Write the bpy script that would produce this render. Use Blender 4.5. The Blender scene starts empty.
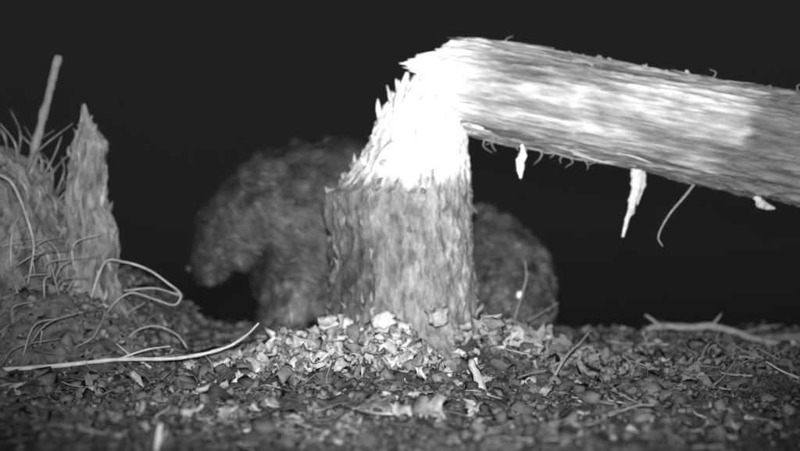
import bpy, math, numpy as np
from mathutils import Vector
rng=np.random.default_rng(7)
scene=bpy.context.scene
COL=scene.collection

# ------------------------------------------------------------ noise helpers
def _h(ix,iy,iz,seed):
    n=(ix*73856093)^(iy*19349663)^(iz*83492791)^(seed*2654435761)
    n=n&0xFFFFFFFF
    n=((n^(n>>13))*1274126177)&0xFFFFFFFF
    n=((n^(n>>16))*2246822519)&0xFFFFFFFF
    n=n^(n>>15)
    return (n&0xFFFF)/65535.0
def vn(p,seed=1):
    p=np.asarray(p,dtype=np.float64)
    i=np.floor(p).astype(np.int64); f=p-i; f=f*f*(3-2*f)
    x,y,z=i[:,0],i[:,1],i[:,2]; fx,fy,fz=f[:,0],f[:,1],f[:,2]
    r=0
    for dx in (0,1):
        for dy in (0,1):
            for dz in (0,1):
                w=(fx if dx else 1-fx)*(fy if dy else 1-fy)*(fz if dz else 1-fz)
                r=r+w*_h(x+dx,y+dy,z+dz,seed)
    return r*2-1
def fbm(p,octv=4,seed=1,gain=.5):
    p=np.asarray(p,dtype=np.float64); a=1;r=0;t=0
    for k in range(octv):
        r=r+a*vn(p*(2**k)+k*17.3,seed+k); t+=a; a*=gain
    return r/t
def smooth(t): t=np.clip(t,0,1); return t*t*(3-2*t)

# ------------------------------------------------------------ mesh helpers
def make_obj(name,verts,faces,mat,col=None,uvw=None,parent=None,smooth_sh=True):
    verts=np.asarray(verts,dtype=np.float32); faces=np.asarray(faces,dtype=np.int32)
    me=bpy.data.meshes.new(name)
    k=faces.shape[1]
    me.vertices.add(len(verts)); me.vertices.foreach_set('co',verts.ravel())
    me.loops.add(faces.size); me.loops.foreach_set('vertex_index',faces.ravel())
    me.polygons.add(len(faces))
    me.polygons.foreach_set('loop_start',np.arange(0,faces.size,k,dtype=np.int32))
    me.polygons.foreach_set('loop_total',np.full(len(faces),k,dtype=np.int32))
    me.update(calc_edges=True); me.validate()
    if smooth_sh: me.polygons.foreach_set('use_smooth',np.ones(len(me.polygons),dtype=bool))
    if col is not None:
        a=me.attributes.new('tone','FLOAT','POINT'); a.data.foreach_set('value',np.asarray(col,dtype=np.float32))
    if uvw is not None:
        a=me.attributes.new('grain','FLOAT_VECTOR','POINT'); a.data.foreach_set('vector',np.asarray(uvw,dtype=np.float32).ravel())
    me.materials.append(mat)
    o=bpy.data.objects.new(name,me); COL.objects.link(o)
    if parent: o.parent=parent
    return o
class Bag:
    def __init__(s): s.v=[];s.f=[];s.c=[];s.g=[];s.n=0
    def add(s,v,f,c,g=None):
        v=np.asarray(v); s.v.append(v); s.f.append(np.asarray(f)+s.n)
        s.c.append(np.broadcast_to(np.asarray(c,dtype=float),(len(v),))); s.g.append(v if g is None else g); s.n+=len(v)
    def build(s,name,mat,parent=None,sm=True):
        return make_obj(name,np.vstack(s.v),np.vstack(s.f),mat,np.concatenate(s.c),np.vstack(s.g),parent,sm)
def catmull(P,n):
    P=np.asarray(P,dtype=float); Q=np.vstack([2*P[0]-P[1],P,2*P[-1]-P[-2]])
    t=np.linspace(0,len(P)-1-1e-6,n); i=t.astype(int); u=(t-i)[:,None]
    a,b,c,d=Q[i],Q[i+1],Q[i+2],Q[i+3]
    return .5*((2*b)+(-a+c)*u+(2*a-5*b+4*c-d)*u*u+(-a+3*b-3*c+d)*u**3)
def tube(P,R,n=30,sides=8,rough=0.15,seed=3,fr=60):
    PP=np.hstack([np.asarray(P,float),np.interp(np.linspace(0,1,len(P)),np.linspace(0,1,len(R)),R)[:,None]])
    C=catmull(PP,n); c=C[:,:3]; r=np.maximum(C[:,3],1e-4)
    T=np.gradient(c,axis=0); T/=np.linalg.norm(T,axis=1)[:,None]+1e-9
    up=np.array([0.13,0.9,0.4]); A=np.cross(T,up); A/=np.linalg.norm(A,axis=1)[:,None]+1e-9; B=np.cross(T,A)
    th=np.linspace(0,2*np.pi,sides,endpoint=False)
    ring=np.cos(th)[None,:,None]*A[:,None]+np.sin(th)[None,:,None]*B[:,None]
    s=np.concatenate([[0],np.cumsum(np.linalg.norm(np.diff(c,axis=0),axis=1))])
    g=np.stack([np.broadcast_to(s[:,None],(n,sides)),np.cos(th)[None]*r[:,None],np.sin(th)[None]*r[:,None]],-1)
    nz=fbm(g.reshape(-1,3)*fr+seed*3.1,3,seed).reshape(n,sides)
    rr=r[:,None]*(1+rough*nz)
    V=c[:,None]+ring*rr[...,None]
    i=np.arange(n-1)[:,None]*sides; j=np.arange(sides)[None]; j2=(j+1)%sides
    F=np.stack([i+j,i+j2,i+sides+j2,i+sides+j],-1).reshape(-1,4)
    V=V.reshape(-1,3); g=g.reshape(-1,3)
    a=len(V); V=np.vstack([V,c[0]-T[0]*r[0]*.3,c[-1]+T[-1]*r[-1]*.3]); g=np.vstack([g,[0,0,0],[s[-1],0,0]])
    if sides%2==0:
        k=np.arange(0,sides,2)
        F=np.vstack([F,np.stack([np.full_like(k,a),(k+2)%sides,(k+1)%sides,k],-1),
                     np.stack([np.full_like(k,a+1),(n-1)*sides+k,(n-1)*sides+(k+1)%sides,(n-1)*sides+(k+2)%sides],-1)])
    return V,F,g
def rotmats(n,tilt=0.5,full=False):
    yaw=rng.uniform(0,2*np.pi,n)
    p=rng.normal(0,tilt,n); q=rng.normal(0,tilt,n)
    if full: p=rng.uniform(-np.pi,np.pi,n); q=rng.uniform(-np.pi,np.pi,n)
    cz,sz=np.cos(yaw),np.sin(yaw);cx,sx=np.cos(p),np.sin(p);cy,sy=np.cos(q),np.sin(q)
    Z=np.zeros(n);O=np.ones(n)
    Rz=np.stack([cz,-sz,Z,sz,cz,Z,Z,Z,O],-1).reshape(n,3,3)
    Rx=np.stack([O,Z,Z,Z,cx,-sx,Z,sx,cx],-1).reshape(n,3,3)
    Ry=np.stack([cy,Z,sy,Z,O,Z,-sy,Z,cy],-1).reshape(n,3,3)
    return Rz@Rx@Ry
def scatter(bag,tv,tf,pos,scale,R,col,jit=0.2):
    n=len(pos); k=len(tv); tv=np.asarray(tv,float)
    v=tv[None]+rng.normal(0,jit,(n,k,3))*np.array([.5,.5,.5])
    v=v*scale[:,None]; v=np.einsum('nij,nkj->nki',R,v)+pos[:,None]
    f=(np.asarray(tf)[None]+(np.arange(n)*k)[:,None,None]).reshape(-1,4)
    bag.add(v.reshape(-1,3),f,np.repeat(col,k))
BOXV=np.array([[-.5,-.5,-.5],[.5,-.3,-.5],[.5,.3,-.5],[-.5,.5,-.5],[-.5,-.5,.5],[.5,-.3,.5],[.5,.3,.5],[-.5,.5,.5]])
BOXF=[[0,3,2,1],[4,5,6,7],[0,1,5,4],[1,2,6,5],[2,3,7,6],[3,0,4,7]]
LEAFV=np.array([[-.5,0,0],[-.2,-.35,.12],[-.2,0,0],[-.2,.35,.15],[.2,-.3,.1],[.2,0,.02],[.2,.3,.14],[.5,0,.1]])
LEAFF=[[0,1,2,3],[1,4,5,2],[2,5,6,3],[4,7,6,5]]
def wafer():
    V=[];nx_,ny_=5,4
    for s_ in (-.5,.5):
        for i_ in range(nx_):
            for j_ in range(ny_):
                V.append([i_/(nx_-1)-.5,(j_/(ny_-1)-.5)*(1-.35*abs(i_/(nx_-1)-.5)),s_])
    V=np.array(V);F=[];id_=lambda s,i,j:s*nx_*ny_+i*ny_+j
    for i_ in range(nx_-1):
        for j_ in range(ny_-1):
            F.append([id_(1,i_,j_),id_(1,i_+1,j_),id_(1,i_+1,j_+1),id_(1,i_,j_+1)])
            F.append([id_(0,i_,j_),id_(0,i_,j_+1),id_(0,i_+1,j_+1),id_(0,i_+1,j_)])
    for i_ in range(nx_-1):
        F.append([id_(0,i_,0),id_(0,i_+1,0),id_(1,i_+1,0),id_(1,i_,0)]); F.append([id_(0,i_+1,ny_-1),id_(0,i_,ny_-1),id_(1,i_,ny_-1),id_(1,i_+1,ny_-1)])
    for j_ in range(ny_-1):
        F.append([id_(0,0,j_+1),id_(0,0,j_),id_(1,0,j_),id_(1,0,j_+1)]); F.append([id_(0,nx_-1,j_),id_(0,nx_-1,j_+1),id_(1,nx_-1,j_+1),id_(1,nx_-1,j_)])
    return V,F
WV,WF=wafer()
def scatter_wafer(bag,pos,scale,R,col):
    n=len(pos);k=len(WV);h=k//2
    jt=rng.normal(0,1,(n,h,3))*np.array([.085,.11,.40]); jt=np.concatenate([jt,jt+rng.normal(0,.12,(n,h,3))*np.array([.4,.4,1.5])],1)
    v=WV[None]+jt
    v[:,:,2]+=((v[:,:,0]**2)*rng.normal(0,2,n)[:,None]+(v[:,:,1]**2)*rng.normal(0,2,n)[:,None])
    v=v*scale[:,None]; v=np.einsum('nij,nkj->nki',R,v)+pos[:,None]
    f=(np.asarray(WF)[None]+(np.arange(n)*k)[:,None,None]).reshape(-1,4)
    c=np.repeat(col,k)*np.clip(rng.normal(1,.16,n*k),.5,1.4)
    bag.add(v.reshape(-1,3),f,c)

# ------------------------------------------------------------ materials (infra-red: all neutral)
def mat(name,scale=(40,40,40),lo=.6,hi=1.4,bump=.4,rough=.85,coord='pos',detail=6,dist=.004,spec=.2,gain=1.0):
    m=bpy.data.materials.new(name); m.use_nodes=True; nt=m.node_tree; N=nt.nodes; L=nt.links
    b=N['Principled BSDF']; b.inputs['Roughness'].default_value=rough; b.inputs['Specular IOR Level'].default_value=spec
    at=N.new('ShaderNodeAttribute'); at.attribute_name='tone'
    if coord=='grain':
        co=N.new('ShaderNodeAttribute'); co.attribute_name='grain'; cs=co.outputs['Vector']
    else:
        co=N.new('ShaderNodeTexCoord'); cs=co.outputs['Object']
    mp=N.new('ShaderNodeMapping'); mp.inputs['Scale'].default_value=scale; L.new(cs,mp.inputs['Vector'])
    n=N.new('ShaderNodeTexNoise'); n.inputs['Scale'].default_value=1; n.inputs['Detail'].default_value=detail; n.inputs['Roughness'].default_value=.65
    n.inputs['Distortion'].default_value=.4
    L.new(mp.outputs[0],n.inputs['Vector'])
    mr=N.new('ShaderNodeMapRange'); mr.inputs['From Min'].default_value=.3; mr.inputs['From Max'].default_value=.7
    mr.inputs['To Min'].default_value=lo*gain; mr.inputs['To Max'].default_value=hi*gain
    L.new(n.outputs['Fac'],mr.inputs['Value'])
    mu=N.new('ShaderNodeMath'); mu.operation='MULTIPLY'; mu.use_clamp=True
    L.new(at.outputs['Fac'],mu.inputs[0]); L.new(mr.outputs[0],mu.inputs[1])
    L.new(mu.outputs[0],b.inputs['Base Color'])
    if bump>0:
        bp=N.new('ShaderNodeBump'); bp.inputs['Strength'].default_value=bump; bp.inputs['Distance'].default_value=dist
        L.new(n.outputs['Fac'],bp.inputs['Height']); L.new(bp.outputs[0],b.inputs['Normal'])
    return m
M_ground=mat('forest_soil',(45,45,45),.4,1.7,.8,.95,dist=.01,spec=.05)
M_stump=mat('stump_bark_and_wood',(28,75,75),.45,1.5,.8,.9,'grain',dist=.006)
M_log=mat('peeled_log_wood',(16,80,80),.55,1.35,.6,.85,'grain',dist=.004)
M_chip=mat('wood_chip',(120,120,120),.6,1.25,.4,.9)
M_leaf=mat('litter',(90,90,90),.6,1.3,.3,.85)
M_twig=mat('twig_bark',(60,200,200),.5,1.35,.4,.8,'grain')
M_moss=mat('rotten_bark',(35,60,60),.4,1.6,.8,.95,'grain',dist=.008)
M_skin=mat('beaver_underfur',(70,70,70),.6,1.3,.4,.9)
M_fur=mat('beaver_guard_hair',(30,30,30),.45,1.6,0,.6,spec=.35,detail=3)
M_tail=mat('beaver_tail_scales',(150,150,150),.6,1.2,.6,.7)
def plain(name,c,rough,metal=0):
    m=bpy.data.materials.new(name); m.use_nodes=True; b=m.node_tree.nodes['Principled BSDF']
    b.inputs['Base Color'].default_value=(c,c,c,1); b.inputs['Roughness'].default_value=rough; b.inputs['Metallic'].default_value=metal
    return m
M_eye=plain('eye_wet_dark',.01,.08)
M_shine=plain('eye_painted_shine',.95,.3,0)  # near-white base colour stands in for eyeshine from the flash
M_nose=plain('nose_leather',.03,.4)

# ------------------------------------------------------------ ground: bank, then an added slope hiding the sky, standing in for night darkness
def H(x,y):
    x=np.asarray(x,float); y=np.asarray(y,float)
    z=-0.13*np.clip(y-.38,0,5.5)
    z=z+14*smooth((y-6)/34)
    side=smooth((-.40-x)/.24)*smooth((y+.30)/.2)*(1-smooth((y-.35)/.5))
    z=z+.13*side
    z=z+.035*np.exp(-((x+.04)/.22)**2-((y+.12)/.12)**2)
    z=z+.03*np.exp(-((x-.18)/.12)**2-((y+.02)/.12)**2)
    p=np.stack([x,y,0*x],-1).reshape(-1,3)
    near=np.exp(-(np.maximum(0,np.hypot(x,y)-2.5)/3))
    nz=(.024*fbm(p*5,3,11)+.018*fbm(p*17,3,12)+.010*fbm(p*50,3,13)).reshape(x.shape)
    z=z+nz*near+ .10*fbm(p*.25,2,15).reshape(x.shape)*smooth((np.hypot(x,y)-6)/15)
    return z
def axis(dense_lo,dense_hi,step,far_lo,far_hi):
    a=np.arange(dense_lo,dense_hi,step)
    l=[];s=step;v=dense_lo
    while v>far_lo: s=min(s*1.12,4); v-=s; l.append(v)
    r=[];s=step;v=dense_hi
    while v<far_hi: s=min(s*1.12,3); v+=s; r.append(v)
    return np.array(l[::-1]+list(a)+r)
gx=axis(-1.1,1.15,.0045,-150,150); gy=axis(-1.1,.7,.0045,-12,220)
X,Y=np.meshgrid(gx,gy); Z=H(X,Y)
nx,ny=len(gx),len(gy)
i=np.arange(ny-1)[:,None]*nx; j=np.arange(nx-1)[None]
F=np.stack([i+j,i+j+1,i+nx+j+1,i+nx+j],-1).reshape(-1,4)
V=np.stack([X,Y,Z],-1).reshape(-1,3)
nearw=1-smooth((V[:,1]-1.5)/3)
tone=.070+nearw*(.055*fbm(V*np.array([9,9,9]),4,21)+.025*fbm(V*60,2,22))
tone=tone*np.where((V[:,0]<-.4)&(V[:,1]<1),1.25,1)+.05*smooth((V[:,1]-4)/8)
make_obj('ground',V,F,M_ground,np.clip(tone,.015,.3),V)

# ------------------------------------------------------------ shards helper
def shard(bag,base,tip,w,col,seed=0):
    base=np.array(base,float);tip=np.array(tip,float)
    mid=(base+tip)/2+rng.normal(0,w*.5,3)
    v,f,g=tube([base,mid,tip],[w,w*.75,w*.15],8,6,.45,int(rng.integers(99)),80)
    bag.add(v,f,col,g+rng.uniform(0,3))

# ------------------------------------------------------------ gnawed stump
bag=Bag()
zs=np.linspace(-.06,.50,300)
th=np.linspace(0,2*np.pi,400,endpoint=False)
TH,ZZ=np.meshgrid(th,zs)
kz=[-.06,.01,.06,.111,.20,.30,.322,.332,.37,.431,.50,.55]
lx=np.interp(zs,kz,[-.185,-.162,-.145,-.136,-.132,-.140,-.138,-.116,-.093,-.052,-.026,-.01])
rx=np.interp(zs,kz,[.19,.162,.150,.146,.140,.136,.136,.134,.132,.130,.128,.12])
ry=np.interp(zs,kz,[.19,.16,.145,.14,.136,.132,.128,.12,.11,.09,.07,.05])
cx=(lx+rx)/2; rxx=(rx-lx)/2
cs,sn=np.cos(TH),np.sin(TH)
dirp=np.stack([cs*3,sn*3,ZZ*0],-1).reshape(-1,3)
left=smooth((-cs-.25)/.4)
edge=.378+.03*fbm(dirp*2.0+5,3,31).reshape(TH.shape)+.02*fbm(dirp*7,3,32).reshape(TH.shape)-.01*left
edge=edge+.02*fbm(np.stack([cs*18,sn*18,ZZ*30],-1).reshape(-1,3),3,37).reshape(TH.shape)
bark=smooth((edge-ZZ)/.04)
q=np.stack([cs*2.2,sn*2.2,ZZ*8],-1).reshape(-1,3)
lump=fbm(q*.8,3,33).reshape(TH.shape)
fib=fbm(np.stack([cs*12,sn*12,ZZ*18],-1).reshape(-1,3),4,34,.6).reshape(TH.shape)
plate=fbm(np.stack([cs*7,sn*7,ZZ*45],-1).reshape(-1,3),5,35,.65).reshape(TH.shape)
flare=smooth((.10-ZZ)/.14)*.02*(1+np.sin(TH*5+1))
d=.012*lump+bark*(.005+.006*fib+.008*plate)+(1-bark)*(.006*fib+.004*plate)+flare
d=d+left*.010*fbm(np.stack([cs*3,sn*3,ZZ*30],-1).reshape(-1,3),3,40).reshape(TH.shape)
x=cx[:,None]+(rxx[:,None]+d)*cs; y=(ry[:,None]+d)*sn
V=np.stack([x,y,ZZ],-1)
tb=.130+.05*fib+.09*plate+.10*lump
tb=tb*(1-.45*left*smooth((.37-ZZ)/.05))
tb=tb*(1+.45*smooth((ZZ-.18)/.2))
patch=smooth((fbm(q*2.2+9,3,36).reshape(TH.shape)-.28)/.12)
tb=tb+patch*.10
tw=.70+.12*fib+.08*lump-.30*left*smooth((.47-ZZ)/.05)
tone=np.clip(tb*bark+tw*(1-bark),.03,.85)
nz_,nt_=TH.shape
i=np.arange(nz_-1)[:,None]*nt_; j=np.arange(nt_)[None]; j2=(j+1)%nt_
F=np.stack([i+j,i+j2,i+nt_+j2,i+nt_+j],-1).reshape(-1,4)
top=V[-1]; rings=[V.reshape(-1,3)]; tones=[tone.ravel()]; c0=top.mean(0); n0=nz_*nt_
for k in range(1,25):
    f=1-k/24.0
    p=c0+(top-c0)*max(f,.01)
    jag=.035*np.abs(fbm(np.stack([p[:,0]*70,p[:,1]*70,0*p[:,0]],-1),2,38))+.015*fbm(p*120,2,39)
    p=p.copy(); p[:,2]=.50+jag*min(1,k/3)+.015*(1-f)
    rings.append(p); tones.append(np.full(nt_,.7))
F2=[]
for k in range(24):
    a=(n0-nt_) if k==0 else n0+(k-1)*nt_
    bb_=n0+k*nt_; jj=np.arange(nt_); jn=(jj+1)%nt_
    F2.append(np.stack([a+jj,a+jn,bb_+jn,bb_+jj],-1))
V=np.vstack(rings); tone=np.concatenate(tones)
g=np.stack([V[:,2],V[:,0],V[:,1]],-1)
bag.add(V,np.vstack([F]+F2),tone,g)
def sp(a,z0,ex=0):
    cxx=np.interp(z0,zs,cx); r1=np.interp(z0,zs,rxx)+ex; r2=np.interp(z0,zs,ry)+ex
    return np.array([cxx+r1*math.cos(a),r2*math.sin(a),z0]),np.array([math.cos(a),math.sin(a),0])
for k in range(50):
    a=rng.uniform(0,2*np.pi); r=rng.uniform(.3,1)
    px=.050+.072*r*math.cos(a); py=.065*r*math.sin(a)
    h=rng.exponential(.016) ; h=min(h*1.4 if px<.03 else h,.05)
    shard(bag,(px,py,.46),(px+rng.normal(-.004,.010),py+rng.normal(0,.01),.505+h),rng.uniform(.005,.015),rng.uniform(.6,.82))
for k in range(22):
    p,o=sp(rng.uniform(np.pi*.85,np.pi*1.95),rng.uniform(.36,.47))
    shard(bag,p-o*.008,p+o*rng.uniform(-.003,.005)+np.array([rng.normal(0,.006),0,rng.uniform(.01,.028)]),rng.uniform(.004,.011),rng.uniform(.35,.75))
for k in range(150):
    p,o=sp(rng.uniform(np.pi*.9,np.pi*2.1),rng.choice([rng.uniform(.0,.12),rng.uniform(.02,.37)]),.006)
    shard(bag,p-o*.007,p+o*rng.uniform(-.002,.005)+np.array([rng.normal(0,.006),0,rng.choice([-1,1,1])*rng.uniform(.008,.022)]),rng.uniform(.003,.007),rng.uniform(.08,.22))
for k in range(26):
    p,o=sp(rng.normal(np.pi*1.02,.12),rng.uniform(.30,.47),.003)
    shard(bag,p-o*.008,p+o*rng.uniform(.0,.006)+np.array([0,0,rng.uniform(.006,.02)]),rng.uniform(.004,.009),rng.uniform(.15,.4))
shard(bag,(-.134,-.02,.28),(-.147,-.025,.336),.012,.24); shard(bag,(-.134,-.03,.27),(-.139,-.03,.318),.010,.3)
shard(bag,(-.07,-.07,.30),(-.068,-.075,.335),.012,.5)
shard(bag,(-.012,.0,.47),(-.026,.0,.540),.007,.6); shard(bag,(-.004,-.02,.48),(-.008,-.02,.550),.008,.7); shard(bag,(-.030,-.01,.45),(-.044,-.01,.512),.008,.6)
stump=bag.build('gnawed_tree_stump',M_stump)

# ------------------------------------------------------------ toppled log
bag=Bag()
A0=np.array([.055,.0,.554]); A1=np.array([2.62,-.33,.02]); ax=A1-A0; Lg=np.linalg.norm(ax); ax/=Lg
side=np.cross(ax,[0,0,1]); side/=np.linalg.norm(side); up=np.cross(side,ax)
nt_=300
u=np.concatenate([np.linspace(0,.95,520),np.linspace(.95,Lg,131)[1:]])
ns=len(u)
ph=np.linspace(0,2*np.pi,nt_,endpoint=False)      # 0 = camera side, 90deg = top
PH,U=np.meshgrid(ph,u)
def startf(phx): return -.045+.140*np.abs(np.sin((phx-math.radians(12))))**1.2
RK=[-.06,0,.08,.2,.6,.9,3]; RV=[.062,.080,.095,.098,.101,.106,.120]
start=startf(PH)+.022*fbm(np.stack([np.cos(PH)*4,np.sin(PH)*4,0*PH],-1).reshape(-1,3),3,41).reshape(PH.shape)
jf=fbm(np.stack([np.cos(PH)*22,np.sin(PH)*22,0*PH],-1).reshape(-1,3),2,42).reshape(PH.shape)
start=start+.020*jf
S=U+start*np.exp(-U/.10)
rad=np.interp(S,RK,RV)
gg=np.stack([S*4,np.cos(PH)*3,np.sin(PH)*3],-1).reshape(-1,3)
lump=fbm(gg*.8,3,43).reshape(PH.shape)
lump2=fbm(np.stack([S*11,np.cos(PH)*2.5,np.sin(PH)*2.5],-1).reshape(-1,3),4,49).reshape(PH.shape)
fib=fbm(np.stack([S*8+.6*lump,np.cos(PH)*13,np.sin(PH)*13],-1).reshape(-1,3),4,44,.6).reshape(PH.shape)
fib2=fbm(np.stack([S*30,np.cos(PH)*10,np.sin(PH)*10],-1).reshape(-1,3),4,45,.65).reshape(PH.shape)
bedge=.56+.06*np.sin(PH*1.0+.6)+.07*fbm(gg*2.3,4,46).reshape(PH.shape)
bark=smooth((S-bedge)/.04)
d=.007*lump+.005*lump2+(1-bark)*(.005*fib+.004*fib2)+bark*(.003+.005*fib+.008*fib2)
R_=rad+d
P=A0+ax*S[...,None]+side*(np.cos(PH)*R_)[...,None]+up*(np.sin(PH)*R_)[...,None]
wood=.235+.17*fib+.12*lump+.13*fib2+.10*lump2
wood=wood+.55*smooth((.17-S)/.22)  # pale broken wood, with the flash hot spot also put into the tone
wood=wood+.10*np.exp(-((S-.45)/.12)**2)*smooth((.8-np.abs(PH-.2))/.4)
streak=smooth((fbm(np.stack([S*3.2+3,np.cos(PH)*6,np.sin(PH)*6],-1).reshape(-1,3),4,47,.6).reshape(PH.shape)-.05)/.2)
wood=wood*(1-.40*streak*smooth((S-.02)/.15))
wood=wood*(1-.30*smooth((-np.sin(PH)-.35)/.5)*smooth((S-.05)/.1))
bk=.10+.05*fib2+.05*fib+.03*lump
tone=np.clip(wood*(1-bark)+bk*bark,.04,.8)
g=np.stack([S,np.cos(PH)*.1,np.sin(PH)*.1],-1).reshape(-1,3)
Pv=P.reshape(-1,3)
i=np.arange(ns-1)[:,None]*nt_; j=np.arange(nt_)[None]; j2=(j+1)%nt_
F=[np.stack([i+j,i+nt_+j,i+nt_+j2,i+j2],-1).reshape(-1,4)]
Vs=[Pv]; Ts=[tone.ravel()]; Gs=[g]; n0=len(Pv)
first=P[0]; c0=first.mean(0)
for k in range(1,21):
    f=max(1-k/20.,.01)
    p=c0+(first-c0)*f
    jag=.03*fbm(np.stack([p[:,1]*55,p[:,2]*55,0*p[:,0]],-1),3,48)
    p=p+ax*(jag*min(1,k/3))[:,None]
    Vs.append(p);Ts.append(np.full(nt_,.6));Gs.append(p)
    a=0 if k==1 else n0+(k-2)*nt_; b_=n0+(k-1)*nt_; jj=np.arange(nt_); jn=(jj+1)%nt_
    F.append(np.stack([a+jj,a+jn,b_+jn,b_+jj],-1))
cen=P[-1].mean(0); Vs.append(np.vstack([cen+(P[-1]-cen)*.02])); Ts.append(np.full(nt_,.4)); Gs.append(Vs[-1])
a=(ns-1)*nt_; b_=n0+20*nt_; jj=np.arange(nt_); jn=(jj+1)%nt_
F.append(np.stack([a+jn,a+jj,b_+jj,b_+jn],-1))
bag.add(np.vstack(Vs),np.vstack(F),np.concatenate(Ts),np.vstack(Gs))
def logpt(s,phd,extra=0):
    ph_=math.radians(phd); r=np.interp(s,RK,RV)+extra
    return A0+ax*s+side*math.cos(ph_)*r+up*math.sin(ph_)*r
for k in range(75):
    phd=rng.uniform(-90,200); s=startf(math.radians(phd))
    p=logpt(s+.05,phd,-.014); q_=logpt(s-rng.uniform(-.012,.018),phd+rng.normal(0,4),rng.uniform(-.014,.003))
    shard(bag,p,q_,rng.uniform(.003,.009),rng.uniform(.5,.8))
for k in range(55):
    x0=rng.uniform(.0,.12); y0=rng.uniform(-.075,.05)
    v,f,g=tube([(x0,y0,.42),(x0-.008,y0-.01,.49),(x0+rng.uniform(.0,.05),y0*1.0,.555)],[.009,.010,.005],10,6,.3,k)
    bag.add(v,f,rng.uniform(.6,.82),g+rng.uniform(0,2))
for k in range(130):
    s=rng.uniform(.06,.85); phd=rng.choice([rng.uniform(60,125),rng.uniform(-100,110),rng.uniform(-110,-50)])
    l=rng.uniform(.03,.09)
    shard(bag,logpt(s,phd,-.002),logpt(s+l*rng.choice([-1,1]),phd+rng.normal(0,4),rng.uniform(.000,.005)),rng.uniform(.0015,.0035),rng.uniform(.15,.35) if s<.55 else .12)
for k in range(22):
    top_=rng.random()<.2; s=rng.uniform(.04,.36) if not top_ else rng.uniform(.1,.8)
    phd=rng.uniform(80,100) if top_ else rng.uniform(-100,-60); p=logpt(s,phd,-.002); l=rng.uniform(.012,.035)
    sg=1 if top_ else -1
    v,f,g=tube([p,p+[.3*l*rng.normal(),-.002,sg*l*.5],p+[rng.normal()*l*.6,-.004,sg*l*(.7 if top_ else .9)]],[.0014,.001,.0005],8,4,.1)
    bag.add(v,f,.25,g)
for k in range(60):
    s=rng.uniform(.1,.9); p=logpt(s,rng.uniform(75,105),-.003)
    shard(bag,p,p+np.array([rng.normal(0,.008),0,rng.uniform(.002,.009)]),rng.uniform(.003,.006),rng.uniform(.12,.35))
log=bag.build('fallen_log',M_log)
bag=Bag()
def flat(bag,pts,widths,thick,col):
    v,f,g=tube(pts,widths,26,10,.7,int(rng.integers(99)),110)
    c=v.mean(0); v=v.copy(); v[:,1]=c[1]+(v[:,1]-c[1])*thick
    bag.add(v,f,col,g)
flat(bag,[(.238,-.05,.42),(.240,-.05,.40),(.234,-.05,.378),(.235,-.05,.352)],[.002,.007,.009,.002],.5,.65)
flat(bag,[(.464,-.06,.385),(.460,-.06,.36),(.453,-.062,.31),(.440,-.062,.27),(.432,-.06,.238)],[.007,.011,.008,.006,.002],.5,.42)
flat(bag,[(.474,-.06,.38),(.470,-.06,.34),(.460,-.06,.30)],[.004,.006,.001],.5,.33)
v,f,g=tube([(.575,-.07,.35),(.55,-.08,.32),(.515,-.085,.28),(.495,-.085,.24),(.503,-.085,.22)],[.003,.0026,.002,.0016,.001],30,6,.2); bag.add(v,f,.20,g)
flat(bag,[(.675,-.10,.315),(.69,-.10,.298),(.712,-.10,.292)],[.006,.008,.003],.6,.33)
bag.build('splinters',M_chip,parent=log)

# ------------------------------------------------------------ broken stump on the left
bag=Bag()
zs=np.linspace(0.0,.505,220); th=np.linspace(0,2*np.pi,200,endpoint=False); TH,ZZ=np.meshgrid(th,zs)
kz=[0,.06,.11,.16,.21,.25,.30,.33,.40,.43,.455,.47,.505]
lx=np.interp(zs,kz,[-.72,-.70,-.69,-.678,-.672,-.676,-.674,-.672,-.665,-.657,-.647,-.645,-.642])
rx=np.interp(zs,kz,[-.48,-.53,-.560,-.572,-.570,-.572,-.592,-.598,-.594,-.596,-.615,-.625,-.637])
ryy=np.interp(zs,kz,[.12,.09,.065,.052,.045,.042,.040,.036,.032,.028,.02,.015,.003])
cs,sn=np.cos(TH),np.sin(TH)
fib=fbm(np.stack([cs*6,sn*6,ZZ*22],-1).reshape(-1,3),4,51,.6).reshape(TH.shape); lump=fbm(np.stack([cs*1.5,sn*1.5,ZZ*11],-1).reshape(-1,3),3,52).reshape(TH.shape)
rr=((rx-lx)/2)[:,None]; k_=np.clip(rr/.03,0.1,1)
d=(.014*lump+.012*fib)*k_
x=((lx+rx)/2)[:,None]+(rr+d)*cs+.004*lump; y=.02+(ryy[:,None]+d)*sn
V=np.stack([x,y,ZZ],-1).reshape(-1,3); nz_,nt_=TH.shape
i=np.arange(nz_-1)[:,None]*nt_; j=np.arange(nt_)[None]; j2=(j+1)%nt_
tone=np.clip(.12+.10*fib+.09*lump,.03,.4)
bag.add(V,np.stack([i+j,i+j2,i+nt_+j2,i+nt_+j],-1).reshape(-1,4),tone.ravel(),np.stack([V[:,2],V[:,0],V[:,1]],-1))
for k in range(70):
    z0=rng.uniform(.1,.46); a=rng.uniform(np.pi*.9,np.pi*2.1); l=np.interp(z0,zs,lx); r=np.interp(z0,zs,rx); yy=np.interp(z0,zs,ryy)
    p=np.array([(l+r)/2+(r-l)/2*math.cos(a),.02+yy*math.sin(a),z0]); o=np.array([math.cos(a),math.sin(a)*.5,0])
    shard(bag,p-o*.006,p+o*rng.uniform(-.002,.004)+[0,0,rng.choice([1,1,-1])*rng.uniform(.01,.03)],rng.uniform(.003,.006),rng.uniform(.08,.2))
shard(bag,(-.600,.0,.30),(-.588,.0,.345),.008,.2)
bag.build('broken_stump',M_moss)

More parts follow.
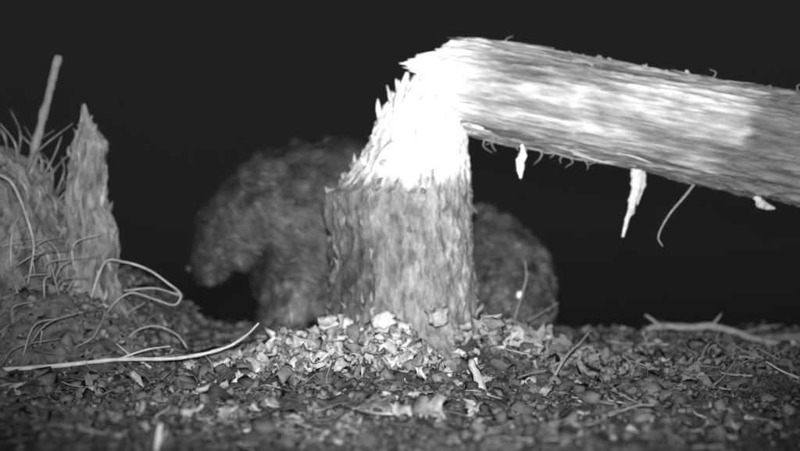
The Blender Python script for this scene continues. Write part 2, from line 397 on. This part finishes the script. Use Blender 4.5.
# ------------------------------------------------------------ root mass at far left
bag=Bag()
zs=np.linspace(0,.44,190); th=np.linspace(0,2*np.pi,300,endpoint=False); TH,ZZ=np.meshgrid(th,zs)
R_=np.interp(zs,[0,.1,.2,.27,.33,.38,.42,.44],[.36,.28,.235,.215,.185,.145,.09,.01])
cs,sn=np.cos(TH),np.sin(TH)
fib=fbm(np.stack([cs*9,sn*9,ZZ*16],-1).reshape(-1,3),4,61,.65).reshape(TH.shape); lump=fbm(np.stack([cs*2.5,sn*2.5,ZZ*9],-1).reshape(-1,3),3,62).reshape(TH.shape)
d=.03*lump+.024*fib; k_=np.clip(R_/.1,0,1)[:,None]
V=np.stack([-.90+(R_[:,None]+d*k_)*cs,.06+(R_[:,None]*.8+d*k_)*sn,ZZ+.01*fib],-1).reshape(-1,3); nz_,nt_=TH.shape
i=np.arange(nz_-1)[:,None]*nt_; j=np.arange(nt_)[None]; j2=(j+1)%nt_
bag.add(V,np.stack([i+j,i+j2,i+nt_+j2,i+nt_+j],-1).reshape(-1,4),np.clip(.10+.11*fib+.08*lump,.02,.35).ravel(),np.stack([V[:,2],V[:,0],V[:,1]],-1))
for k in range(420):
    a=rng.uniform(np.pi*1.0,np.pi*2.05); z0=rng.uniform(.02,.40); r=np.interp(z0,zs,R_)
    p=np.array([-.90+r*math.cos(a),.06+r*.8*math.sin(a),z0]); o=np.array([math.cos(a),math.sin(a),0]); l=rng.uniform(.03,.12)
    dx=rng.normal(-.2,.5); dn=rng.choice([-1,1])
    q1=p+o*rng.uniform(.004,.014)+np.array([dx*l*.35,0,dn*l*.5]); q2=p+o*rng.uniform(.0,.016)+np.array([dx*l,0,dn*l*rng.uniform(.7,1)])
    v,f,g=tube([p-o*.01,q1,q2],[.0022*rng.uniform(.5,1.5),.002,.0008],9,4,.2); bag.add(v,f,rng.uniform(.07,.22),g)
bag.build('root_mass',M_moss)

# ------------------------------------------------------------ named sticks
def stick(name,pts,radii,col,sides=10,n=60,rough=.2,m=M_twig,extra=None):
    b_=Bag(); v,f,g=tube(pts,radii,n,sides,rough,int(rng.integers(99)),60); b_.add(v,f,col,g)
    for e in (extra or []):
        v,f,g=tube(e[0],e[1],24,6,.2,5); b_.add(v,f,col,g)
    return b_.build(name,m)
stick('upright_stick',[(-.780,.03,.30),(-.752,.03,.37),(-.735,.03,.44),(-.712,.03,.53),(-.693,.03,.604)],[.010,.010,.0085,.008,.0075],.16,rough=.45)
g0=lambda x,y,dz=0:(x,y,float(H(np.array([x]),np.array([y]))[0])+dz)
stick('curved_stick',[(-.95,-.30,.012),(-.80,-.29,.012),(-.71,-.285,.012),(-.60,-.28,.018),(-.49,-.27,.028),(-.39,-.25,.028),(-.315,-.235,.042),(-.277,-.22,.062),(-.252,-.215,.086)],[.0042,.0045,.0036,.004,.0034,.0034,.0028,.002,.0012],.38,n=140,rough=.35,
  extra=[([(-.49,-.27,.028),(-.44,-.27,.045),(-.40,-.26,.05)],[.002,.0015,.0008])])
stick('looped_twig',[(-.60,-.06,.12),(-.57,-.07,.188),(-.53,-.08,.190),(-.485,-.08,.176),(-.445,-.085,.150),(-.420,-.085,.128),(-.432,-.085,.108),(-.47,-.08,.118),(-.52,-.075,.130),(-.56,-.07,.10),(-.575,-.06,.07)],[.0022,.0022,.0020,.002,.0018,.0018,.0016,.0014,.0014,.0014,.001],.28,n=120,
  extra=[([(-.53,-.08,.135),(-.47,-.085,.140),(-.425,-.085,.127)],[.0016,.0014,.001])])
stick('looped_twig',[(-.77,-.10,.36),(-.73,-.12,.34),(-.70,-.13,.28),(-.685,-.13,.22),(-.70,-.12,.15)],[.003,.0028,.0025,.002,.0015],.25)
stick('looped_twig',[(-.52,-.12,.04),(-.49,-.13,.065),(-.455,-.13,.072),(-.42,-.12,.055),(-.40,-.12,.03)],[.0016]*5,.22)
stick('thin_stem',[(.232,.16,.0),(.245,.14,.06),(.262,.13,.12),(.268,.12,.15),(.265,.12,.185)],[.003,.0028,.0024,.002,.001],.19,
  extra=[([(.24,.14,.04),(.28,.14,.06),(.34,.14,.095)],[.0016,.0014,.0008])])
stick('dead_branch',[(.565,.30,.022),(.60,.30,.028),(.66,.29,.027),(.71,.28,.030),(.76,.26,.018),(.80,.24,.005),(.86,.20,-.005)],[.005,.008,.0075,.008,.0075,.007,.006],.22,rough=.5,
  extra=[([(.60,.30,.028),(.57,.29,.05),(.56,.29,.055)],[.004,.003,.001]),([(.71,.28,.03),(.73,.27,.06)],[.004,.001])])
stick('dead_branch',[g0(.80,.3,.01),g0(.86,.22,.015),g0(.95,.1,.02)],[.01,.011,.01],.15,rough=.4)
stick('leaning_stick',[g0(.25,-.32,.0),(.285,-.27,.03),(.325,-.2,.05),(.355,-.14,.066)],[.0025,.0025,.002,.0012],.22)
stick('upright_twig',[g0(-.275,-.88,-.01),(-.272,-.88,.015),(-.268,-.88,.038)],[.0036,.0032,.002],.45,rough=.4,
   extra=[([(-.272,-.88,.012),(-.262,-.88,.028)],[.0015,.0008])])

# ------------------------------------------------------------ litter, chips, twigs
def rpos(n,x0,x1,y0,y1): return rng.uniform(x0,x1,n),rng.uniform(y0,y1,n)
bag=Bag()
n=12000; x,y=rpos(n,-1.3,1.4,-1.15,1.2)
keep=(x/(y+2.05)>-.52)&(x/(y+2.05)<.52); x,y=x[keep],y[keep]; n=len(x)
s=np.minimum(rng.lognormal(math.log(.0105),.4,n),.022)*np.interp(y,[-1,0,1],[.65,1.0,1.3])
cl=.052+.034*rng.standard_normal(n)**2+.06*vn(np.stack([x*6,y*6,0*x],-1),55)
cl=np.clip(cl*np.interp(y,[-1,-.3,0],[.85,1,1.2]),.018,.32)
scatter(bag,LEAFV,LEAFF,np.stack([x,y,H(x,y)+s*.18],-1),np.stack([s*1.4,s,s*1.8],-1),rotmats(n,.75),cl,.25)
bag.build('leaf_litter',M_leaf)
bag=Bag()
n=18000; x,y=rpos(n,-1.2,1.3,-1.15,.9); s=rng.lognormal(math.log(.0065),.5,n)*np.interp(y,[-1,0,1],[.7,1,1.3])
scatter(bag,BOXV*.9,BOXF,np.stack([x,y,H(x,y)+s*.2],-1),np.stack([s*1.4,s,s*.9],-1),rotmats(n,1,True),rng.uniform(.03,.13,n),.28)
bag.build('soil_crumbs',M_leaf)
bag=Bag()
def chips(n,mx,my,sx,sy,size,lo,hi,lift=0):
    x=rng.normal(mx,sx,n); y=rng.normal(my,sy,n); ok=((x/.17)**2+(y/.16)**2>1)|(y<-.15); x,y=x[ok],y[ok]; n=len(x)
    s=rng.lognormal(math.log(size),.45,n)
    z=H(x,y)+s*.2+rng.uniform(0,lift,n)*np.exp(-((x-mx)/sx)**2*.5)
    scatter_wafer(bag,np.stack([x,y,z],-1),np.stack([s*1.4,s*.95,s*.28],-1),rotmats(n,.8),rng.uniform(lo,hi,n))
chips(480,-.09,-.20,.095,.055,.0125,.12,.44,.036)
chips(220,-.21,-.14,.055,.06,.0125,.10,.38,.040)
chips(110,.02,-.24,.06,.04,.013,.14,.48,.015)
chips(180,.19,-.08,.06,.05,.0125,.08,.30,.035)
chips(160,.33,-.04,.09,.08,.012,.07,.24,.02)
chips(170,-.05,-.45,.28,.2,.009,.08,.34)
chips(90,.3,-.5,.3,.2,.009,.08,.32)
chips(50,-.5,-.5,.15,.15,.009,.08,.32)
chips(70,-.0,-.80,.25,.12,.006,.10,.3)
def chip(p,L,W,T,yaw,tilt,roll,col):
    cz,sz=math.cos(yaw),math.sin(yaw)
    Rz=np.array([[cz,-sz,0],[sz,cz,0],[0,0,1]]);ct,st=math.cos(tilt),math.sin(tilt);Ry=np.array([[ct,0,-st],[0,1,0],[st,0,ct]])
    cr,sr=math.cos(roll),math.sin(roll);Rx=np.array([[1,0,0],[0,cr,-sr],[0,sr,cr]])
    scatter_wafer(bag,np.array([p]),np.array([[L,W,T]]),(Rz@Ry@Rx)[None],np.array([col]))
chip(g0(.04,-.63,.014),.048,.040,.006,-.5,.1,.9,.22)
chip(g0(.125,-.38,.02),.055,.012,.008,0,-1.1,.1,.32)
chip(g0(-.03,-.19,.045),.045,.024,.010,.2,.2,.9,.38)
chip(g0(.068,-.17,.085),.036,.030,.012,.2,.1,1.0,.30)
chip(g0(-.13,-.17,.045),.034,.026,.012,.2,.2,.8,.34)
chip(g0(-.20,-.15,.035),.032,.026,.012,-.2,.2,.8,.30)
chip(g0(-.62,-.40,.01),.028,.018,.005,.4,.2,.3,.32)
chip(g0(-.28,-.66,.012),.026,.018,.005,-.3,.1,.5,.28)
chip(g0(-.24,-.60,.012),.026,.018,.005,.2,.1,.5,.26)
bag.build('wood_chips',M_chip,sm=False)
bag=Bag()
for k in range(400):
    y=rng.uniform(-1.0,.6); x=rng.uniform(-.5,.5)*(y+2.1); l=rng.uniform(.03,.15)*np.interp(y,[-1,0],[.55,1.1]); a=rng.uniform(0,2*np.pi)
    pts=[]; tl=rng.normal(0,.25)
    for t in (-.5,-.15,.2,.5):
        xx=x+math.cos(a)*l*t+rng.normal(0,l*.06); yy=y+math.sin(a)*l*t+rng.normal(0,l*.06)
        pts.append([xx,yy,0])
    pts=np.array(pts); zz=H(pts[:,0],pts[:,1]); pts[:,2]=np.maximum(zz,zz.mean())+.006+np.array([-.5,-.15,.2,.5])*l*abs(tl)
    r=rng.uniform(.0008,.0024)*np.interp(y,[-1,0],[.55,1.1])
    v,f,g=tube(pts,[r,r,r*.8,r*.4],10,6,.3,k); bag.add(v,f,float(np.clip(rng.lognormal(math.log(.14),.5),.04,.38)),g)
for k in range(55):
    x=rng.uniform(-.92,-.62); y=rng.uniform(-.28,-.08); l=rng.uniform(.05,.16); a=rng.normal(.95,.4)
    z=float(H(np.array([x]),np.array([y]))[0])+rng.uniform(0,.08)
    dx,dz=math.cos(a)*l,abs(math.sin(a))*l*.8
    v,f,g=tube([(x,y,z),(x+dx*.35+rng.normal(0,.008),y-.01,z+dz*.6),(x+dx,y+rng.normal(0,.02),z+dz*rng.uniform(.7,1))],[.002,.0016,.0007],12,4,.2,k); bag.add(v,f,rng.uniform(.1,.26),g)
for k in range(120):
    x=rng.uniform(-.45,1.0); y=rng.uniform(-.3,.6); z=float(H(np.array([x]),np.array([y]))[0]); l=rng.uniform(.012,.04)
    if abs(x)<.18: continue
    v,f,g=tube([(x,y,z),(x+rng.normal(0,.006),y,z+l*.6),(x+rng.normal(0,.018),y,z+l)],[.0012,.001,.0005],7,4,.1,k); bag.add(v,f,rng.uniform(.1,.3),g)
bag.build('twigs',M_twig)

# ------------------------------------------------------------ beavers
def blob_mesh(name,chains,voxel=.007,smooth_it=6):
    import bmesh
    bm=bmesh.new()
    def sph(c,r):
        res=bmesh.ops.create_icosphere(bm,subdivisions=2,radius=1)
        r=(r,r,r) if np.isscalar(r) else r
        for v in res['verts']:
            v.co=Vector((c[0]+v.co.x*r[0],c[1]+v.co.y*r[1],c[2]+v.co.z*r[2]))
    for ch in chains:
        pts=[np.array([*c,*( (r,)*3 if np.isscalar(r) else r)],float) for c,r in ch]
        if len(pts)==1: sph(pts[0][:3],tuple(pts[0][3:])); continue
        n=max(4,int(sum(np.linalg.norm(pts[i+1][:3]-pts[i][:3]) for i in range(len(pts)-1))/(min(p[3:].min() for p in pts)*.35)))
        for p in catmull(np.array(pts),min(n,40)): sph(p[:3],tuple(np.maximum(p[3:],.003)))
    me=bpy.data.meshes.new(name+'_raw'); bm.to_mesh(me); bm.free()
    o=bpy.data.objects.new(name,me); COL.objects.link(o)
    m=o.modifiers.new('r','REMESH'); m.mode='VOXEL'; m.voxel_size=voxel
    s=o.modifiers.new('s','SMOOTH'); s.factor=.5; s.iterations=smooth_it
    dg=bpy.context.evaluated_depsgraph_get(); em=bpy.data.meshes.new_from_object(o.evaluated_get(dg))
    o.modifiers.clear(); o.data=em; em.polygons.foreach_set('use_smooth',np.ones(len(em.polygons),dtype=bool))
    return o
def fur(parent,obj,n,length,flow,tonefn,name='guard_hair',seed=1):
    me=obj.data; me.calc_loop_triangles()
    nv=len(me.vertices); co=np.empty(nv*3); me.vertices.foreach_get('co',co); co=co.reshape(-1,3)
    no=np.empty(nv*3); me.vertices.foreach_get('normal',no); no=no.reshape(-1,3)
    nt=len(me.loop_triangles); tr=np.empty(nt*3,dtype=np.int32); me.loop_triangles.foreach_get('vertices',tr); tr=tr.reshape(-1,3)
    a,b_,c=co[tr[:,0]],co[tr[:,1]],co[tr[:,2]]
    ar=np.linalg.norm(np.cross(b_-a,c-a),axis=1); pick=rng.choice(nt,n,p=ar/ar.sum())
    w=rng.dirichlet((1,1,1),n); T=tr[pick]
    P=np.einsum('nk,nkj->nj',w,co[T]); N=np.einsum('nk,nkj->nj',w,no[T]); N/=np.linalg.norm(N,axis=1)[:,None]
    D=flow(P); D=D-N*np.sum(D*N,1)[:,None]; D/=np.linalg.norm(D,axis=1)[:,None]+1e-6
    q=P*38; cn=np.stack([vn(q,seed),vn(q+9,seed+1),vn(q+21,seed+2)],-1)
    L=length(P)*rng.uniform(.5,1.3,n)
    D1=.55*N+.9*D+.55*cn+rng.normal(0,.16,(n,3)); D1/=np.linalg.norm(D1,axis=1)[:,None]
    D2=.22*N+1.0*D+.9*cn+np.array([0,0,-.25])+rng.normal(0,.18,(n,3)); D2/=np.linalg.norm(D2,axis=1)[:,None]
    Wd=np.cross(D1,N); Wd/=np.linalg.norm(Wd,axis=1)[:,None]+1e-6
    r=rng.uniform(.0005,.0012,n)[:,None]
    P0=P-N*.001; P1=P0+D1*(L*.5)[:,None]; P2=P1+D2*(L*.5)[:,None]
    V=np.stack([P0-Wd*r,P0+Wd*r,P1+Wd*r*.8,P1-Wd*r*.8,P2+Wd*r*.12,P2-Wd*r*.12],1).reshape(-1,3)
    base=(np.arange(n)*6)[:,None]
    Fq=np.vstack([base+np.array([[0,1,2,3]]),base+np.array([[3,2,4,5]])])
    t=tonefn(P)*(1+.6*fbm(P*30,3,seed+5))*rng.uniform(.5,1.4,n)
    t=np.where(rng.random(n)<.04,t*3.0,t); t=np.clip(t,.010,.6)
    t6=np.repeat(t,6)*np.tile([.5,.5,.9,.9,1.4,1.4],n)
    return make_obj(name,V,Fq,M_fur,t6,V,parent)
def ball(name,c,r,m,parent,sc=(1,1,1)):
    import bmesh
    bm=bmesh.new(); bmesh.ops.create_icosphere(bm,subdivisions=3,radius=r)
    for v in bm.verts: v.co=Vector((v.co.x*sc[0]+c[0],v.co.y*sc[1]+c[1],v.co.z*sc[2]+c[2]))
    me=bpy.data.meshes.new(name); bm.to_mesh(me); bm.free(); me.materials.append(m)
    for p in me.polygons: p.use_smooth=True
    a=me.attributes.new('tone','FLOAT','POINT'); a.data.foreach_set('value',np.full(len(me.vertices),.1,dtype=np.float32))
    o=bpy.data.objects.new(name,me); COL.objects.link(o); o.parent=parent; return o
def settone(o,val,m):
    a=o.data.attributes.new('tone','FLOAT','POINT'); a.data.foreach_set('value',np.full(len(o.data.vertices),val,dtype=np.float32))
    o.data.materials.clear(); o.data.materials.append(m)
def tail(parent,P,m=M_tail):
    v,f,g=tube(P,[.028,.03,.055,.062,.05,.012],50,20,.03,8)
    C=catmull(P,50); zc=np.repeat(C[:,2],20); zc=np.concatenate([zc,[C[0,2],C[-1,2]]])
    fl=np.concatenate([np.repeat(np.interp(np.linspace(0,1,50),[0,.2,.35,1],[1,.8,.3,.22]),20),[1,.22]])
    v[:,2]=zc+(v[:,2]-zc)*fl
    return make_obj('tail',v,f,m,np.full(len(v),.06),g,parent)
def toes(parent,c,dirx,diry,m,webbed=False):
    bg=Bag(); d=np.array([dirx,diry,0.]); d/=np.linalg.norm(d); s_=np.array([-d[1],d[0],0])
    for k,(o_,l_) in enumerate(zip([-2,-1,0,1,2],[.8,1,1.1,1,.75])):
        w=.008 if not webbed else .012; l=(.03 if not webbed else .05)*l_
        a=np.array(c)+s_*o_*w*.8; e=a+d*l+s_*o_*w*.5
        v,f,g=tube([a,(a+e)/2+[0,0,.006],e-[0,0,.004]],[.006,.0055,.003],10,8,.1); bg.add(v,f,.06,g)
        v,f,g=tube([e-[0,0,.003],e+d*.010-[0,0,.008]],[.0025,.0006],5,6,.05); bg.add(v,f,.15,g)
    bg.build('toes',m,parent)
def empty(name,loc):
    e=bpy.data.objects.new(name,None); COL.objects.link(e); e.location=loc; return e
def bring(o,e): o.parent=e
B1=empty('beaver',(0,0,0))
body=blob_mesh('body',[
 [((-.02,.53,.19),(.13,.13,.18)),((-.12,.47,.245),(.17,.15,.225)),((-.22,.42,.290),(.14,.13,.170)),((-.31,.38,.295),(.105,.105,.135)),((-.370,.36,.275),(.088,.09,.110)),((-.405,.345,.240),(.078,.080,.090))],
 [((-.405,.345,.230),(.076,.078,.088)),((-.432,.335,.190),(.058,.056,.064)),((-.447,.33,.160),(.042,.043,.040))],
 [((-.27,.35,.22),(.08,.05,.09)),((-.245,.31,.12),(.05,.045,.06)),((-.255,.275,.05),.028),((-.285,.255,.014),.020)],
 [((-.30,.42,.2),(.08,.05,.09)),((-.295,.42,.1),.045),((-.315,.39,.04),.026),((-.34,.37,.012),.02)],
 [((-.11,.38,.15),(.11,.07,.11)),((-.14,.33,.09),(.07,.05,.06)),((-.10,.30,.04),.03),((-.17,.26,.012),(.045,.025,.015))],
 [((-.335,.276,.318),(.015,.010,.019))],[((-.325,.39,.388),(.015,.010,.017))],
])
settone(body,.02,M_skin); bring(body,B1)
def fl1(P):
    D=np.zeros_like(P); D[:]=(.85,.15,-.35)
    low=P[:,2]<.14; D[low]=(.15,-.1,-1)
    return D
def tn1(P):
    t=.046+.020*smooth((P[:,2]-.3)/.15); leg=smooth((.20-P[:,2])/.06)*smooth((P[:,0]+.34)/.04)*smooth((.38-P[:,1])/.03)
    t=t+.050*leg; hd=smooth((-.36-P[:,0])/.05); return t+hd*.010
ln1=lambda P: np.where(P[:,0]<-.39,.011,np.where(P[:,2]<.06,.010,.028))
fur(B1,body,95000,ln1,fl1,tn1,seed=70)
ball('eye',(-.443,.278,.268),.007,M_eye,B1); ball('nose',(-.488,.315,.160),.012,M_nose,B1,(.8,1.2,.8))
toes(B1,(-.290,.25,.016),-1,-.5,M_skin); toes(B1,(-.345,.365,.014),-1,-.3,M_skin); toes(B1,(-.20,.25,.014),-1,-.4,M_skin,True)
tail(B1,[(.05,.60,.05),(.08,.66,.0),(.09,.74,-.03),(.08,.84,-.05),(.07,.93,-.06),(.06,.98,-.07)])

B2=empty('beaver',(0,0,0))
body=blob_mesh('body',[
 [((.20,.78,.09),(.14,.14,.13)),((.205,.64,.13),(.160,.16,.170)),((.23,.52,.13),(.140,.12,.150)),((.265,.44,.115),(.105,.09,.112)),((.275,.395,.105),(.082,.075,.082))],
 [((.277,.39,.105),(.078,.07,.074)),((.303,.345,.080),(.054,.048,.052)),((.325,.320,.062),(.040,.034,.036))],
 [((.30,.47,.10),(.05,.05,.07)),((.325,.42,.045),.034),((.345,.36,.0),.022),((.355,.335,-.004),.02)],
 [((.18,.45,.10),(.05,.05,.07)),((.18,.40,.045),.034),((.19,.34,.008),.022)],
 [((.31,.66,.06),(.07,.09,.09)),((.35,.60,.0),.035),((.36,.55,-.015),.022)],
 [((.228,.352,.175),(.014,.009,.015))],[((.335,.395,.168),(.013,.009,.015))],
])
settone(body,.02,M_skin); bring(body,B2)
def fl2(P):
    D=np.zeros_like(P); D[:]=(-.25,.9,-.35); D[P[:,2]<.05]=(0,.2,-1); return D
fur(B2,body,70000,lambda P: np.where(P[:,1]<.37,.010,.024),fl2,lambda P:.054+.016*smooth((.42-P[:,1])/.05),seed=90)
ball('eye',(.2770,.304,.100),.0088,M_shine,B2); ball('eye',(.345,.372,.105),.0065,M_eye,B2); ball('nose',(.340,.291,.066),.012,M_nose,B2)
toes(B2,(.355,.335,.0),.5,-1,M_skin); toes(B2,(.19,.335,.004),0,-1,M_skin)
tail(B2,[(.19,.88,.02),(.19,.95,-.04),(.20,1.03,-.07),(.21,1.12,-.08),(.22,1.20,-.09),(.22,1.25,-.10)])

# ------------------------------------------------------------ world, flash, camera
w=bpy.data.worlds.new('World'); scene.world=w; w.use_nodes=True; nt=w.node_tree
sky=nt.nodes.new('ShaderNodeTexSky'); sky.sky_type='NISHITA'; sky.sun_disc=False; sky.sun_elevation=math.radians(2); sky.sun_rotation=math.radians(180)
bw=nt.nodes.new('ShaderNodeRGBToBW'); nt.links.new(sky.outputs[0],bw.inputs[0]); nt.links.new(bw.outputs[0],nt.nodes['Background'].inputs['Color'])
nt.nodes['Background'].inputs['Strength'].default_value=.10
ld=bpy.data.lights.new('infrared_flash','SPOT'); ld.energy=400; ld.spot_size=math.radians(52); ld.spot_blend=1.0; ld.shadow_soft_size=.02
lo=bpy.data.objects.new('infrared_flash',ld); COL.objects.link(lo); lo.location=(.0,-2.0,.33)
tgt=Vector((.03,0,.47)); lo.rotation_euler=(tgt-lo.location).to_track_quat('-Z','Y').to_euler(); lo.scale=(1.45,1,1)
cd=bpy.data.cameras.new('camera'); cam=bpy.data.objects.new('camera',cd); COL.objects.link(cam)
cam.location=(0,-2,.26); cam.rotation_euler=(math.radians(90),0,0); cd.lens=45; cd.sensor_width=36; cd.clip_start=.02; cd.clip_end=600
cd.dof.use_dof=True; cd.dof.focus_distance=1.62; cd.dof.aperture_fstop=1.9
scene.camera=cam
scene.view_settings.view_transform='Standard'; scene.view_settings.look='None'; scene.view_settings.exposure=0
